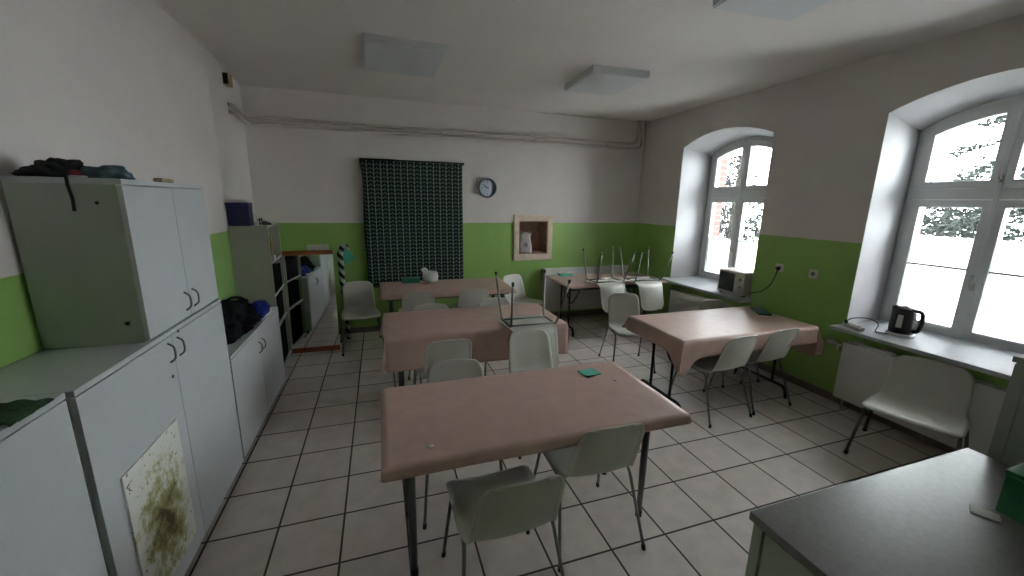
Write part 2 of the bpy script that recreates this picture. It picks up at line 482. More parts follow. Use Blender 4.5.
# ------------------------------------------------------------------ windows
def window(idx, op):
    c, dz = op['c'], op['dz']
    root = bpy.data.objects.new('window_%d' % idx, None); COL.objects.link(root); struct(root)
    hw = .57
    def ztop(y, base): return base - (y-c)**2/(2*.94)
    NP = 12
    def outline(y0, y1, z0, ztopbase):
        pts = [(y0, z0), (y1, z0)]
        for k in range(NP+1):
            y = y1+(y0-y1)*k/NP
            pts.append((y, ztop(y, ztopbase) if ztopbase > 2.2 else ztopbase))
        return pts
    z0 = SILL_Z+.002; top = 2.575+dz
    fr = ring_prism(outline(c-hw, c+hw, z0, top), outline(c-hw+.05, c+hw-.05, z0+.04, top-.05), XF, XF+.08)
    box(fr, XF-.022, XF+.08, c-hw+.04, c+hw-.04, 1.8365+dz, 1.9215+dz)   # transom
    box(fr, XF-.024, XF+.06, c-.016, c+.016, z0+.03, top-.04)            # cover strip where the casements meet
    link('window_frame', fr, M['frame'], root, bevel=.004)
    for s in (1, -1):
        a, b = (c+.004, c+hw-.052) if s > 0 else (c-hw+.052, c-.004)
        # glass edges
        gy0, gy1 = (c+.062, c+.445) if s > 0 else (c-.445, c-.062)
        # lower casement
        zz0, zz1 = z0+.042, 1.835+dz
        g0, g1 = .812+dz, 1.775+dz
        sa = link('casement', ring_prism([(a, zz0), (b, zz0), (b, zz1), (a, zz1)], [(gy0, g0), (gy1, g0), (gy1, g1), (gy0, g1)], XF-.018, XF+.05), M['frame'], root, bevel=.004)
        link('pane', BX((XF+.012, XF+.018, gy0-.01, gy1+.01, g0-.01, g1+.01)), M['glass'], sa)
        ft = 1.535 if idx == 2 else 1.30+dz
        fb = BX((XF+.0195, XF+.0215, gy0-.004, gy1+.004, g0-.004, ft))
        link('frosted_film', fb, M['film'], sa)
        link('glazing_bar', BX((XF-.002, XF+.010, gy0, gy1, 1.282+dz, 1.300+dz)), M['silver'], sa)
        # upper casement (arched head)
        zz0 = 1.923+dz; g0 = 1.982+dz
        su = link('casement', ring_prism(outline(a, b, zz0, top-.052), outline(gy0, gy1, g0, 2.46+dz), XF-.018, XF+.05), M['frame'], root, bevel=.004)
        link('pane', prism(outline(gy0-.01, gy1+.01, g0-.01, 2.465+dz), 'x', XF+.012, XF+.018), M['glass'], su)
    for z in (1.165+dz, 1.99+dz):
        h = bmesh.new()
        box(h, XF-.026, XF-.018, c-.014, c+.014, z-.03, z+.03)
        tube(h, fillet([(XF-.024, c, z), (XF-.06, c, z), (XF-.062, c-.004, z+.095)], .02), .009)
        link('window_handle', h, M['outlet'], root, smooth=True)
    st = BX((RX-.165, XF+.0, op['yr']+.005, op['yl']-.005, SILL_Z-.035, SILL_Z)) if False else bmesh.new()
    if True:
        poly = [(RX-.165, op['yr']-.03), (RX-.165, op['yl']+.03), (RX-.001, op['yl']+.03), (RX-.001, op['yl']-.004), (XF+.02, op['fl']-.004),
                (XF+.02, op['fr']+.004), (RX-.001, op['yr']+.004), (RX-.001, op['yr']-.03)]
        A = [st.verts.new((x, y, SILL_Z-.034)) for x, y in poly]; B = [st.verts.new((x, y, SILL_Z)) for x, y in poly]
        st.faces.new(A[::-1]); st.faces.new(B)
        for i in range(len(poly)): st.faces.new((A[i], A[(i+1) % len(poly)], B[(i+1) % len(poly)], B[i]))
    link('window_sill', st, M['sill'], root, bevel=.006)
    return root
for i, op in enumerate(OPEN): window(i+1, op)

# ------------------------------------------------------------------ outside
struct(link('ground', BX((-30, 60, -40, 40, -2.6, -2.5)), M['ground']))
def conifer(x, y, h, rad, seed, label):
    rnd = random.Random(seed)
    t = thing('conifer_tree', label, 'tree', (x, y, -2.5), rnd.random()*6, 'conifers outside the windows')
    link('trunk', TB([(0, 0, 0), (.05, 0, h*.5), (0, 0, h)], [.16, .10, .015], 8), M['bark'], t, smooth=True)
    bm = bmesh.new(); nb = int(110*h/6)
    for k in range(nb):
        f = (k+.5)/nb; z = .6+f*(h-.7); L = rad*(1-f)**.75*(.75+.5*rnd.random())+.15
        a = k*2.399+rnd.random()*.6; L *= .7+.45*rnd.random()
        dx, dy = math.cos(a), math.sin(a)
        el = .25*(1-f)-.1+.3*rnd.random()
        tw = int(26+70*L)
        for q in range(tw):
            s = rnd.random()**.7*L; sp = .05+.13*(1-s/L)+.05*rnd.random()
            c = Vector((dx*s+rnd.gauss(0, sp), dy*s+rnd.gauss(0, sp), z+el*s-.30*s*s/max(L, .5)+rnd.gauss(0, sp*.55)))
            d = Vector((dx+rnd.gauss(0, .6), dy+rnd.gauss(0, .6), rnd.gauss(-.15, .4))).normalized()
            n = d.cross(Vector((rnd.gauss(0, 1), rnd.gauss(0, 1), rnd.gauss(0, 1)))).normalized()
            l = .10+.09*rnd.random(); w = .014+.016*rnd.random()
            bm.faces.new([bm.verts.new(v) for v in (c-n*w, c+n*w, c+d*l+n*w*.4, c+d*l-n*w*.4)])
    link('foliage', bm, M['needles'], t)
conifer(13.2, 1.25, 9.2, 2.7, 1, 'tall dark conifer filling the right half of the nearer window')
conifer(16.5, 4.4, 5.0, 2.3, 2, 'low conifer in the left panes of the nearer window, behind the tall one')
conifer(14.5, 9.9, 6.3, 2.4, 3, 'conifer behind the left casements of the far window')
conifer(15.5, 7.9, 5.9, 2.3, 4, 'conifer behind the right casements of the far window')

# ------------------------------------------------------------------ chairs
def chair_shell():
    ctrl = [(0, .222, .412), (0, .216, .428), (0, .19, .438), (0, .10, .434), (0, 0, .424), (0, -.09, .419), (0, -.155, .428), (0, -.198, .462),
            (0, -.222, .52), (0, -.243, .60), (0, -.262, .68), (0, -.276, .735), (0, -.286, .752), (0, -.298, .750)]
    n = 40; prof = spline(ctrl, n); L = [0]
    for i in range(1, n): L.append(L[-1]+(prof[i]-prof[i-1]).length)
    T = L[-1]; m = 20; bm = bmesh.new(); rows = []
    for i, p in enumerate(prof):
        d0, d1 = L[i], T-L[i]; s = L[i]/T
        w = .214-.026*max(0, min(1, (s-.36)/.19))**2 if s < .55 else .188-.012*((s-.55)/.45)
        for d, r in ((d0, .05), (d1, .09)):
            if d < r: w = w-r+math.sqrt(max(r*r-(r-d)**2, 0))
        bk = max(0, min(1, (s-.48)/.15)); bk = bk*bk*(3-2*bk)
        row = []
        for j in range(m+1):
            u = 2*j/m-1; uu = math.copysign(abs(u)**.85, u); e = max(0, abs(u)-.86)/.14
            x = w*uu
            tp = max(0, (s-.72)/.28); y = p.y + bk*((.034-.022*tp)*u*u - .010*e*e); z = p.z + (1-bk)*(.014*u*u-.016*e*e) + bk*tp*.010*(1-u*u)
            row.append(bm.verts.new((x, y, z)))
        rows.append(row)
    for i in range(n-1):
        for j in range(m): bm.faces.new((rows[i][j], rows[i][j+1], rows[i+1][j+1], rows[i+1][j]))
    return bm
def make_chair(label):
    t = thing('stacking_chair', label, 'chair', group='grey plastic stacking chairs')
    link('seat_shell', chair_shell(), M['shell'], t, smooth=True, solid=.006)
    for s in (-1, 1):
        pts = fillet([(s*.230, .225, .012), (s*.196, .150, .404), (s*.196, -.125, .404), (s*.236, -.262, .012)], .045, 6)
        f = link('leg_frame', TB(pts, .0088, 8), M['tube'], t, smooth=True)
        for (fx, fy) in ((.230, .226), (.236, -.263)):
            link('foot_cap', TB([(s*fx, fy, 0), (s*(fx-.003), fy-.004*(1 if fy > 0 else -1),   .028)], .0112, 8), M['black'], f, smooth=True)
    for y in (.105, -.085):
        link('cross_bar', TB([(-.196, y, .402), (.196, y, .402)], .008, 8), M['tube'], t, smooth=True)
    return t
first = [None]
def chair(x, y, deg, label, flip=False, z=0., tilt=0., mat_tube=None):
    """deg: heading of the sitter, 0 = towards the back wall, 180 = towards the camera"""
    if first[0] is None:
        o = make_chair(label); first[0] = o
    else:
        o = copy_tree(first[0])
    o['label'] = label
    o.location = (x, y, z)
    o.rotation_euler = (R(tilt), PI if flip else 0, R(deg))
    return o
chair(1.395, -1.335, 1, 'grey chair nearest the camera, back turned, left of two at the front table')
chair(1.935, -1.11, -2, 'grey chair with back turned, right of two on the near side of the front table')
chair(1.335, -.70, 176, 'grey chair on the far side of the front table, only its rounded back top showing')
chair(2.02, -.26, 180, 'grey chair between front and middle tables, in front of the upturned chair there')
chair(1.375, .25, 2, 'grey plastic chair tucked under the near side of the middle table, at its left')
chair(1.377, .76, 180, 'left grey chair on the far side of the middle table, only its top showing')
chair(2.05, .85, 180, 'right grey chair on the far side of the middle table, beside the upturned legs')
chair(1.315, 1.92, 0, 'left of two grey chairs at the near side of the back table')
chair(1.955, 1.92, 0, 'right of two grey chairs at the near side of the back table')
chair(2.76, 2.14, 202, 'grey plastic chair at the right end of the back table, under the clock and niche')
chair(.67, 2.10, 186, 'grey plastic chair in the back corner beside the leaning mirror')
chair(3.475, .73, 165, 'grey chair facing the camera behind the left corner of the window table')
chair(4.30, .20, 180, 'grey chair behind the window table, only a rim showing before the radiator')
chair(3.61, -.28, 4, 'grey plastic chair at the near side of the window table, left of two')
chair(4.13, -.23, 4, 'right of two grey chairs at the near side of the window table')
o = chair(4.405, -1.30, 108, 'wide grey plastic chair standing alone in front of the radiator under the kettle')
o.scale = (1.17, 1.02, .91)
TZ = .722
chair(2.105, .235, 0, 'upturned grey chair on the right end of the middle table, back hanging down', flip=True, z=TZ+.443)
chair(3.735, 1.70, 0, 'left of two upturned grey chairs on the corner table, back hanging down', flip=True, z=TZ+.443)
chair(4.28, 1.66, 0, 'right of two upturned grey chairs on the corner table, nearest the far window', flip=True, z=TZ+.443)

# ------------------------------------------------------------------ tables and cloths
def straight_legs(t, x0, x1, y0, y1, h):
    for x in (x0+.11, x1-.11):
        for y in (y0+.17, y1-.17):
            b = bmesh.new()
            tube(b, [(x, y, h), (x, y, h-.03), (x, y, h-.032), (x, y, .30), (x, y, .03)], [.036, .036, .021, .019, .015], 10)
            lg = link('table_leg', b, M['tableleg'], t, smooth=True)
            link('foot_cap', TB([(x, y, 0), (x, y, .04)], .019, 10), M['black'], lg, smooth=True)
def frame_legs(t, x0, x1, y0, y1, h):
    cy = (y0+y1)/2
    for x, d in ((x0+.13, 1), (x1-.13, -1)):
        b = bmesh.new()
        for s in (-1, 1):
            tube(b, [(x, cy+s*.13, h), (x, cy+s*.13, .10)], .0125)
        tube(b, fillet([(x, cy-.285, .0), (x, cy-.265, .105), (x, cy+.265, .105), (x, cy+.285, .0)], .05), .0145)
        tube(b, [(x, cy-.13, .56), (x, cy+.13, .56)], .010)
        lg = link('leg_frame', b, M['blackmetal'], t, smooth=True)
        link('brace', TB(fillet([(x, cy, .56), (x+d*.10, cy, .36), (x+d*.30, cy, h)], .06), .009), M['blackmetal'], t, smooth=True)
def table(label, x0, x1, y0, y1, h, legs):
    t = thing('dining_table', label, 'table', ((x0+x1)/2, (y0+y1)/2, 0), 0, 'canteen tables')
    ox, oy = -(x0+x1)/2, -(y0+y1)/2
    X0, X1, Y0, Y1 = x0+ox, x1+ox, y0+oy, y1+oy
    link('tabletop', BX((X0, X1, Y0, Y1, h-.027, h)), M['tabletop'], t, bevel=.004)
    link('apron', BX((X0+.06, X1-.06, Y0+.06, Y0+.08, h-.075, h-.027), (X0+.06, X1-.06, Y1-.08, Y1-.06, h-.075, h-.027)), M['tableleg'], t)
    legs(t, X0, X1, Y0, Y1, h-.027)
    return t
def cloth(label, x0, x1, y0, y1, h, drops, seed, flare=.55, m=None, step=.03, tip=0.):
    """cloth lying over the table; drops = left, right, front, back overhang"""
    dl, dr, df, db = drops; rnd = Vector((seed*5.3, seed*2.1, seed))
    g = .004
    def axis(a0, a1, e0, e1):
        v = []
        n0 = max(2, int(e0/.022)+1)
        for k in range(n0, 0, -1): v.append((a0, -1, e0*k/n0))
        n = max(4, int((a1-a0)/step))
        for k in range(n+1): v.append((a0+(a1-a0)*k/n, 0, 0))
        n1 = max(2, int(e1/.022)+1)
        for k in range(1, n1+1): v.append((a1, 1, e1*k/n1))
        return v
    U = axis(x0-g, x1+g, dl, dr); V = axis(y0-g, y1+g, df, db)
    bm = bmesh.new(); rows = []
    cx, cy = (x0+x1)/2, (y0+y1)/2
    for (vy, sv, ev) in V:
        row = []; ev0 = ev
        for (ux, su, eu) in U:
            ev = ev0
            x, y, z = ux, vy, h
            if tip and (su or sv):
                k = 1+tip*math.exp(-(math.hypot(ux-x0, vy-y0)/.085)**2); eu, ev = eu*k, ev*k
            if su or sv:
                if su and sv:
                    z = h-max(eu, ev)*.93
                    k = min(eu, ev)*flare
                    x += su*k*.75; y += sv*k*.75
                else:
                    e = eu+ev; z = h-e
                    w = noise.noise(Vector((x*3.2, y*3.2, 0))+rnd)
                    out = .004+e*(.05+.13*w)
                    x += su*max(out, .003); y += sv*max(out, .003)
            else:
                z += .0012*noise.noise(Vector((x*5, y*5, 2))+rnd)
            row.append(bm.verts.new((x-cx, y-cy, z-h)))
        rows.append(row)
    for i in range(len(rows)-1):
        for j in range(len(rows[0])-1):
            bm.faces.new((rows[i][j], rows[i][j+1], rows[i+1][j+1], rows[i+1][j]))
    o = link('tablecloth', bm, m or M['cloth'], None, smooth=True, loc=(cx, cy, h))
    d = o.modifiers.new('solid', 'SOLIDIFY'); d.thickness = .0018; d.offset = 1
    return tag(o, label, 'tablecloth', 'brown tablecloths')
TH = .717
table('table nearest the camera, grey-green tapered legs, brown cloth wrapped over it', .905, 2.385, -1.345, -.625, TH, straight_legs)
cloth('brown cloth with short wrapped edges on the front table, under a teal card', .905, 2.385, -1.345, -.625, TH+.002, (.045, .03, .05, .05), 1, flare=.3)
table('middle table of the row, its cloth hanging low, upturned chair on its right', .94, 2.46, .215, .965, TH, straight_legs)
cloth('brown cloth on the middle table hanging deep in front with flared corners', .94, 2.46, .215, .965, TH+.002, (.20, .05, .265, .24), 2, flare=.3)
table('back table under the woven hanging, carrying a green box and a white jug', .91, 2.47, 1.68, 2.44, TH, straight_legs)
cloth('brown cloth on the back table under the woven hanging', .91, 2.47, 1.68, 2.44, TH+.002, (.05, .05, .05, .05), 3, flare=.3)
table('window table with black frame legs, beside the green wall below the microwave', 3.14, 4.60, -.44, .285, TH, frame_legs)
cloth('shiny brown cloth on the window table, hanging down in pointed corners', 3.14, 4.60, -.44, .285, TH+.002, (.13, .29, .15, .12), 4, flare=.45, tip=.95)
table('corner table in front of the far radiator, two upturned chairs on it', 3.20, 4.68, 1.66, 2.42, TH, frame_legs)
cloth('brown cloth on the corner table under two upturned chairs', 3.20, 4.68, 1.66, 2.42, TH+.002, (.03, .03, .035, .03), 5, flare=.3)
TT = TH+.0045
# things on the tables
def card(x, y, rz, label, w=.115, d=.095):
    o = link('card', BX((-w/2, w/2, -d/2, d/2, 0, .004)), M['teal'], None, loc=(x, y, TT), bevel=.001)
    o.rotation_euler.z = rz
    tag(o, label, 'card'); return o
card(2.14, -.76, R(8), 'small teal card lying near the far right corner of the front table')
for (x, y, lb) in ((1.10, -1.25, 'white crumb on the front table near its left end'), (2.235, -.90, 'pale crumb on the front table, right of the teal card')):
    tag(link('crumb', blob((.014, .010, .008), x, sub=2), M['whitecloth'], None, smooth=True, loc=(x, y, TT)), lb, 'crumb')
t = thing('green_box', 'flat green box on the back table, left of the white jug', 'box', (1.28, 2.37, TT))
link('box_body', BX((-.11, .11, -.07, .05, 0, .05)), M['greenbox'], t, bevel=.004)
link('lid', BX((-.114, .114, -.074, .054, .0505, .062)), M['greenbox'], t, bevel=.003)
t = thing('jug', 'white jug standing on the back table in front of the hanging', 'jug', (1.535, 2.385, TT))
b = bmesh.new(); lathe(b, [(.072, 0), (.085, .01), (.092, .06), (.088, .10), (.078, .125), (.07, .12), (.06, .02)], 24)
for v in b.verts: v.co.x *= 1.12
link('jug_body', b, M['whitecloth'], t, smooth=True)
link('handle', TB(fillet([(-.07, 0, .11), (-.11, 0, .16), (-.05, 0, .165), (-.045, 0, .12)], .03), .018), M['whitecloth'], t, smooth=True)
b = bmesh.new(); lathe(b, [(.03, 0), (.06, .008), (.075, .018), (.07, .018), (.03, .010)], 24)
tag(link('saucer', b, M['woodbrown'], None, smooth=True, loc=(1.45, 2.22, TT)), 'small dark brown saucer on the back table by the jug', 'dish')
t = thing('tray', 'dark green tray at the far right of the window table, against the wall', 'tray', (4.52, .06, TT), R(-32))
link('tray_base', BX((-.055, .055, -.13, .13, 0, .006)), M['darkgreen'], t)
link('tray_rim', ring_prism([(-.13, .006), (.13, .006), (.13, .02), (-.13, .02)], [(-.127, .0065), (.127, .0065), (.127, .0195), (-.127, .0195)], -.055, .055), M['greenbox'], t)
t = thing('plastic_tub', 'shallow pale green tub at the back left of the corner table', 'tub', (3.46, 2.34, TT))
link('tub_body', prism([(-.09, 0), (.09, 0), (.11, .045), (-.11, .045)], 'y', -.05, .05), M['tealcloth'], t, bevel=.004)
link('tub_rim', BX((-.116, .116, -.056, .056, .0455, .05)), M['outlet'], t)

# ------------------------------------------------------------------ left run of cabinets
def bow_handle(parent, x, y, z, L=.092):
    b = TB(fillet([(x-.001, y, z+L/2), (x+.022, y, z+L*.33), (x+.025, y, z), (x+.022, y, z-L*.33), (x-.001, y, z-L/2)], .02), .0044, 8)
    return link('handle', b, M['handle'], parent, smooth=True)
def lock(parent, x, y, z):
    b = TB([(x-.001, y, z), (x+.004, y, z)], .008, 12)
    return link('lock', b, M['handle'], parent, smooth=True)
CX0 = -.356
def cabinet(label, y0, y1, z0, z1, splits, hz, depth0=CX0, kick=.035, topt=.022, lockz=None, only=None):
    """carcass with overhanging top, a pair of doors facing +x"""
    t = thing('cabinet', label, 'cabinet', ((depth0)/2, (y0+y1)/2, z0), 0, 'grey cabinets along the left wall')
    ox, oy = -depth0/2, -(y0+y1)/2
    X = lambda x: x+ox
    Y = lambda y: y+oy
    zz = lambda z: z-z0
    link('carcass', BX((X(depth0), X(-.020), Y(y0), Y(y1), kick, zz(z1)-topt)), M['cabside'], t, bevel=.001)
    if kick: link('plinth', BX((X(depth0+.01), X(-.05), Y(y0+.005), Y(y1-.005), 0, kick-.0005)), M['dark'], t)
    link('cabinet_top', BX((X(depth0), X(0), Y(y0), Y(y1), zz(z1)-topt+.0005, zz(z1))), M['cab'], t, bevel=.002)
    ys = [y0]+splits+[y1]
    for i in range(len(ys)-1):
        g = .0014
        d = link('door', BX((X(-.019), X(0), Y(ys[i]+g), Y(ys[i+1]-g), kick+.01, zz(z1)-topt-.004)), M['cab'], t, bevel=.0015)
        if hz is not None and splits:
            y = ys[i+1]-.045 if i == 0 else ys[i]+.045
            bow_handle(d, X(0), Y(y), zz(hz))
            if lockz and i == 0: lock(d, X(0), Y(y-.005), zz(lockz))
            if lockz and i == 1: lock(d, X(0), Y(y+.02), zz(hz)+.07)
    return t
near = cabinet('grey white low cabinet at the left edge of the photo, nearest the camera', -2.35, -1.322, 0, 1.168, [-1.84], 1.0)
mid = cabinet('grey white two-door cabinet with a stained board fixed to its left door', -1.287, -.032, 0, 1.155, [-.66], 1.06, lockz=.948)
b = BX((-.004, .004, -.21, .21, -.306, .306))
pp = link('patch_board', b, M['stain'], mid, bevel=.001, loc=(.178+.0045, -.967+.6595, .452))
pp['label'] = 'white board with yellow brown stains on the left door'
up = cabinet('grey white wall-high upper cabinet standing on the cabinet with the stained board', -.83, -.06, 1.1565, 1.82, [-.432], 1.247, depth0=-.345, kick=0, lockz=None)
for (x, z) in ((-.05, 1.735), (.0, 1.21)):
    pass
for (x, z) in ((-.085, 1.728), (-.065, 1.243)):
    b = TB([(x+.1725, -.3851, z-1.1565), (x+.1725, -.3895, z-1.1565)], .006, 10)
    link('dowel_hole_disc', b, M['dark'], up)  # added dark disc standing in for the dark inside of a dowel hole
far = cabinet('low grey white cabinet with a black bag on top, beside the bookcase', -.012, 1.262, 0, .77, [.615], .62)

# things on the cabinets
t = thing('rag', 'dark green cloth hanging over the edge of the nearest left cabinet', 'cloth', (-.16, -1.435, 1.170))
b = bmesh.new(); rows = []
for i in range(13):
    row = []
    for j in range(23):
        x = -.16+.33*j/22; y = -.085+.15*i/12 + .010*noise.noise(Vector((i*3.3, j*.7, 1)))*2
        x2 = min(x, .164); z = .004+.004*noise.noise(Vector((i*.6, j*.5, 3)))
        if x > .164: z -= (x-.164)*1.0; x2 = .1655
        row.append(b.verts.new((x2, y, z)))
    rows.append(row)
for i in range(12):
    for j in range(22): b.faces.new((rows[i][j], rows[i][j+1], rows[i+1][j+1], rows[i+1][j]))
link('rag_cloth', b, M['darkgreen'], t, smooth=True, solid=-.003)

def heap(name, label, cat, loc, size, seed, m, rz=0., amp=.3, freq=2.2):
    o = link(name, blob(size, seed, amp, freq), m, None, smooth=True, loc=loc)
    o.rotation_euler.z = rz
    return tag(o, label, cat)
hz = 1.8215
j = thing('jacket', 'dark crumpled jacket on top of the upper cabinet, its strap hanging down the side', 'jacket', (-.21, -.755, hz))
link('jacket_cloth', blob((.075, .06, .052), 3, .4, 2.6), M['darkcloth'], j, smooth=True)
link('strap', TB([(.05, -.04, .02), (.05, -.079, .006), (.052, -.083, -.03), (.058, -.083, -.08), (.056, -.083, -.125)], .006, 6), M['darkcloth'], j, smooth=True)
heap('scarf', 'black scarf heap at the back of the upper cabinet top, left of the jacket', 'scarf', (-.285, -.745, hz), (.052, .075, .032), 9, M['darkcloth'])
heap('cloth_bundle', 'grey blue cloth bundle on the upper cabinet top, tapering to the right', 'cloth', (-.075, -.752, hz), (.075, .055, .036), 5, M['tealgrey'], amp=.35)
t = thing('cap', 'red and white cap lying in the middle of the clothes on the upper cabinet', 'cap', (-.155, -.795, hz))
b = bmesh.new(); lathe(b, [(.022, 0), (.023, .012), (.018, .024), (.006, .029)], 16); link('crown', b, M['redcloth'], t, smooth=True)
b = bmesh.new(); lathe(b, [(.024, 0), (.030, .002), (.030, .005), (.024, .007)], 16)
for v in b.verts: v.co.x += .008
link('brim', b, M['whitecloth'], t, smooth=True)
t = thing('cardboard_packet', 'small brown packet at the front of the upper cabinet top', 'packet', (-.03, -.42, hz))
link('packet_body', BX((-.018, .018, -.055, .055, 0, .017)), M['brownbox'], t, bevel=.002)
link('packet_flap', BX((-.018, .018, -.060, -.0552, .004, .012)), M['woodpale'], t)

t = thing('bag', 'black crumpled bag on top of the low cabinet by the bookcase', 'bag', (-.19, .60, .771))
link('bag_body', blob((.155, .40, .145), 12, .38, 1.9, 5), M['blackcloth'], t, smooth=True)
link('bag_handle', TB(spline([(-.05, .10, .17), (-.02, .16, .205), (.03, .22, .20), (.07, .26, .15)], 12), .011), M['blackcloth'], t, smooth=True)
t = thing('sports_shirt', 'bright blue shirt with a white hem lying against the black bag', 'shirt', (-.075, .97, .771))
link('shirt_cloth', blob((.068, .19, .085), 21, .3, 2.0), M['bluecloth'], t, smooth=True)
b = bmesh.new()
tube(b, spline([(.05, -.17, .008), (.066, -.08, .012), (.07, 0, .013), (.066, .09, .016), (.045, .15, .022), (.02, .172, .03)], 16), .010, 8)
link('hem', b, M['whitecloth'], t, smooth=True)

# ------------------------------------------------------------------ bookcase
BX0, BX1, BY0, BY1, BH = -.372, -.067, 1.40, 2.055, 1.50
t = thing('bookcase', 'grey open bookcase against the left wall, blue folder on its top', 'bookcase', ((BX0+BX1)/2, (BY0+BY1)/2, 0), R(3.8))
bo = Vector((-(BX0+BX1)/2, -(BY0+BY1)/2, 0))
def BB(*bs): return BX(*[(a+bo.x, b+bo.x, c+bo.y, d+bo.y, e, f) for a, b, c, d, e, f in bs])
for y in (BY0, BY1-.02): link('side_panel', BB((BX0, BX1, y, y+.02, 0, BH-.0205)), M['shelfgrey'], t, bevel=.001)
link('top_panel', BB((BX0, BX1, BY0, BY1, BH-.02, BH)), M['shelfgrey'], t, bevel=.001)
link('back_panel', BB((BX0, BX0+.008, BY0+.0205, BY1-.0205, .02, BH-.021)), M['dark'], t)
SH = (.06, .515, .835, 1.155)
for z in SH: link('shelf', BB((BX0+.009, BX1-.004, BY0+.0205, BY1-.0205, z-.018, z)), M['shelfedge'], t, bevel=.001)
t = thing('storage_box', 'navy blue box standing at the left end of the bookcase top', 'box', (-.268, 1.48, BH+.001), R(3.8))
link('box_body', BX((-.088, .082, -.07, .10, 0, .185)), M['navy'], t, bevel=.004)
link('lid', BX((-.092, .086, -.074, .104, .1855, .207)), M['navy'], t, bevel=.003)
t = thing('wire_rack', 'thin white wire piece beside the navy box on the bookcase', 'rack', (-.155, 1.50, BH+.001))
link('wire', TB(fillet([(0, 0, .004), (-.01, 0, .12), (.012, .04, .05), (.02, .06, .10), (.03, .05, .004)], .02), .003, 6), M['paper'], t, smooth=True)
link('wire_foot', TB([(-.005, 0, .003), (.035, .05, .003)], .003, 6), M['paper'], t, smooth=True)
t = thing('figurine', 'small dark figurine on the right of the bookcase top', 'figurine', (-.105, 1.60, BH+.001), R(20))
b = blob((.05, .03, .026), 31, .3, 2.4, 3); link('figurine_body', b, M['black'], t, smooth=True)
b = bmesh.new(); bmesh.ops.create_icosphere(b, subdivisions=2, radius=.019)
for v in b.verts: v.co += Vector((-.035, 0, .05))
link('figurine_head', b, M['black'], t, smooth=True)
t = thing('trophy', 'dull gold trophy figure on a pale base in the bookcase top shelf', 'trophy', (-.088, 1.63, SH[3]+.001))
link('base', BX((-.03, .03, -.03, .03, 0, .05)), M['whitecloth'], t, bevel=.003)
b = bmesh.new(); lathe(b, [(.024, .0505), (.012, .07), (.015, .11), (.026, .15), (.018, .19), (.010, .205), (.017, .225), (.012, .245), (.003, .255)], 16)
link('figure', b, M['gold'], t, smooth=True)
# dark things on the lower shelves
for (z, hh, lb) in ((SH[0], .40, 'black box on the bottom shelf of the bookcase'), (SH[1], .27, 'black box on the second lowest shelf of the bookcase')):
    t = thing('storage_box', lb, 'box', (-.220, 1.735, z+.001), R(3.8))
    link('box_body', BX((-.135, .130, -.26, .24, 0, hh-.04)), M['matte'], t, bevel=.004)
    link('lid', BX((-.137, .132, -.263, .243, hh-.0395, hh-.01)), M['matte'], t, bevel=.004)
t = thing('binder', 'thick black binder filling the second bookcase shelf from the top', 'binder', (-.238, 1.755, SH[2]+.001), R(3.8))
link('cover', BX((-.12, .16, -.26, .2, 0, .008), (-.12, .16, -.26, .2, .232, .24), (.152, .16, -.26, .2, .0081, .2319)), M['matte'], t)
link('paper_block', BX((-.110, .145, -.255, .195, .0085, .23)), M['paper'], t)

# ------------------------------------------------------------------ mirror, striped roll
MW, MH = .525, 1.185
t = thing('mirror', 'tall mirror with orange wood top and bottom rails leaning by the bookcase', 'mirror', (.150, 2.085, .0))
t.rotation_euler = (R(-1.2), 0, 0)
link('mirror_glass', BX((-MW/2, MW/2, 0, .006, .058, MH-.048)), M['mirror'], t)
link('rail', BX((-MW/2-.003, MW/2+.003, -.004, .026, 0, .058)), M['woodorange'], t, bevel=.002)
link('rail', BX((-MW/2-.003, MW/2+.003, -.004, .026, MH-.048, MH)), M['woodorange'], t, bevel=.002)
link('backing_board', BX((-MW/2, MW/2, .0065, .022, .058, MH-.048)), M['woodbrown'], t)
t = thing('striped_roll', 'black and white striped roll of cloth standing between mirror and corner chair', 'roll', (.462, 2.42, 0))
b = bmesh.new()
tube(b, [(.03, .03, 0), (.018, .02, .35), (.004, .0, .78), (.0, 0, 1.10), (.03, 0, 1.19), (.075, 0, 1.19), (.10, 0, 1.12)], [.022, .026, .032, .035, .035, .03, .016], 12)
link('striped_cloth', b, M['stripes'], t, smooth=True)
b = bmesh.new()
p = [(.07, -.02, 1.19), (.175, -.03, 1.05), (.05, -.05, .97), (.035, -.035, 1.09)]
A = [b.verts.new(q) for q in p]; B = [b.verts.new((q[0], q[1]+.015, q[2])) for q in p]
b.faces.new(A); b.faces.new(B[::-1])
for i in range(4): b.faces.new((A[i], A[(i+1) % 4], B[(i+1) % 4], B[i]))
link('turquoise_corner', b, M['tealcloth'], t, bevel=.004)

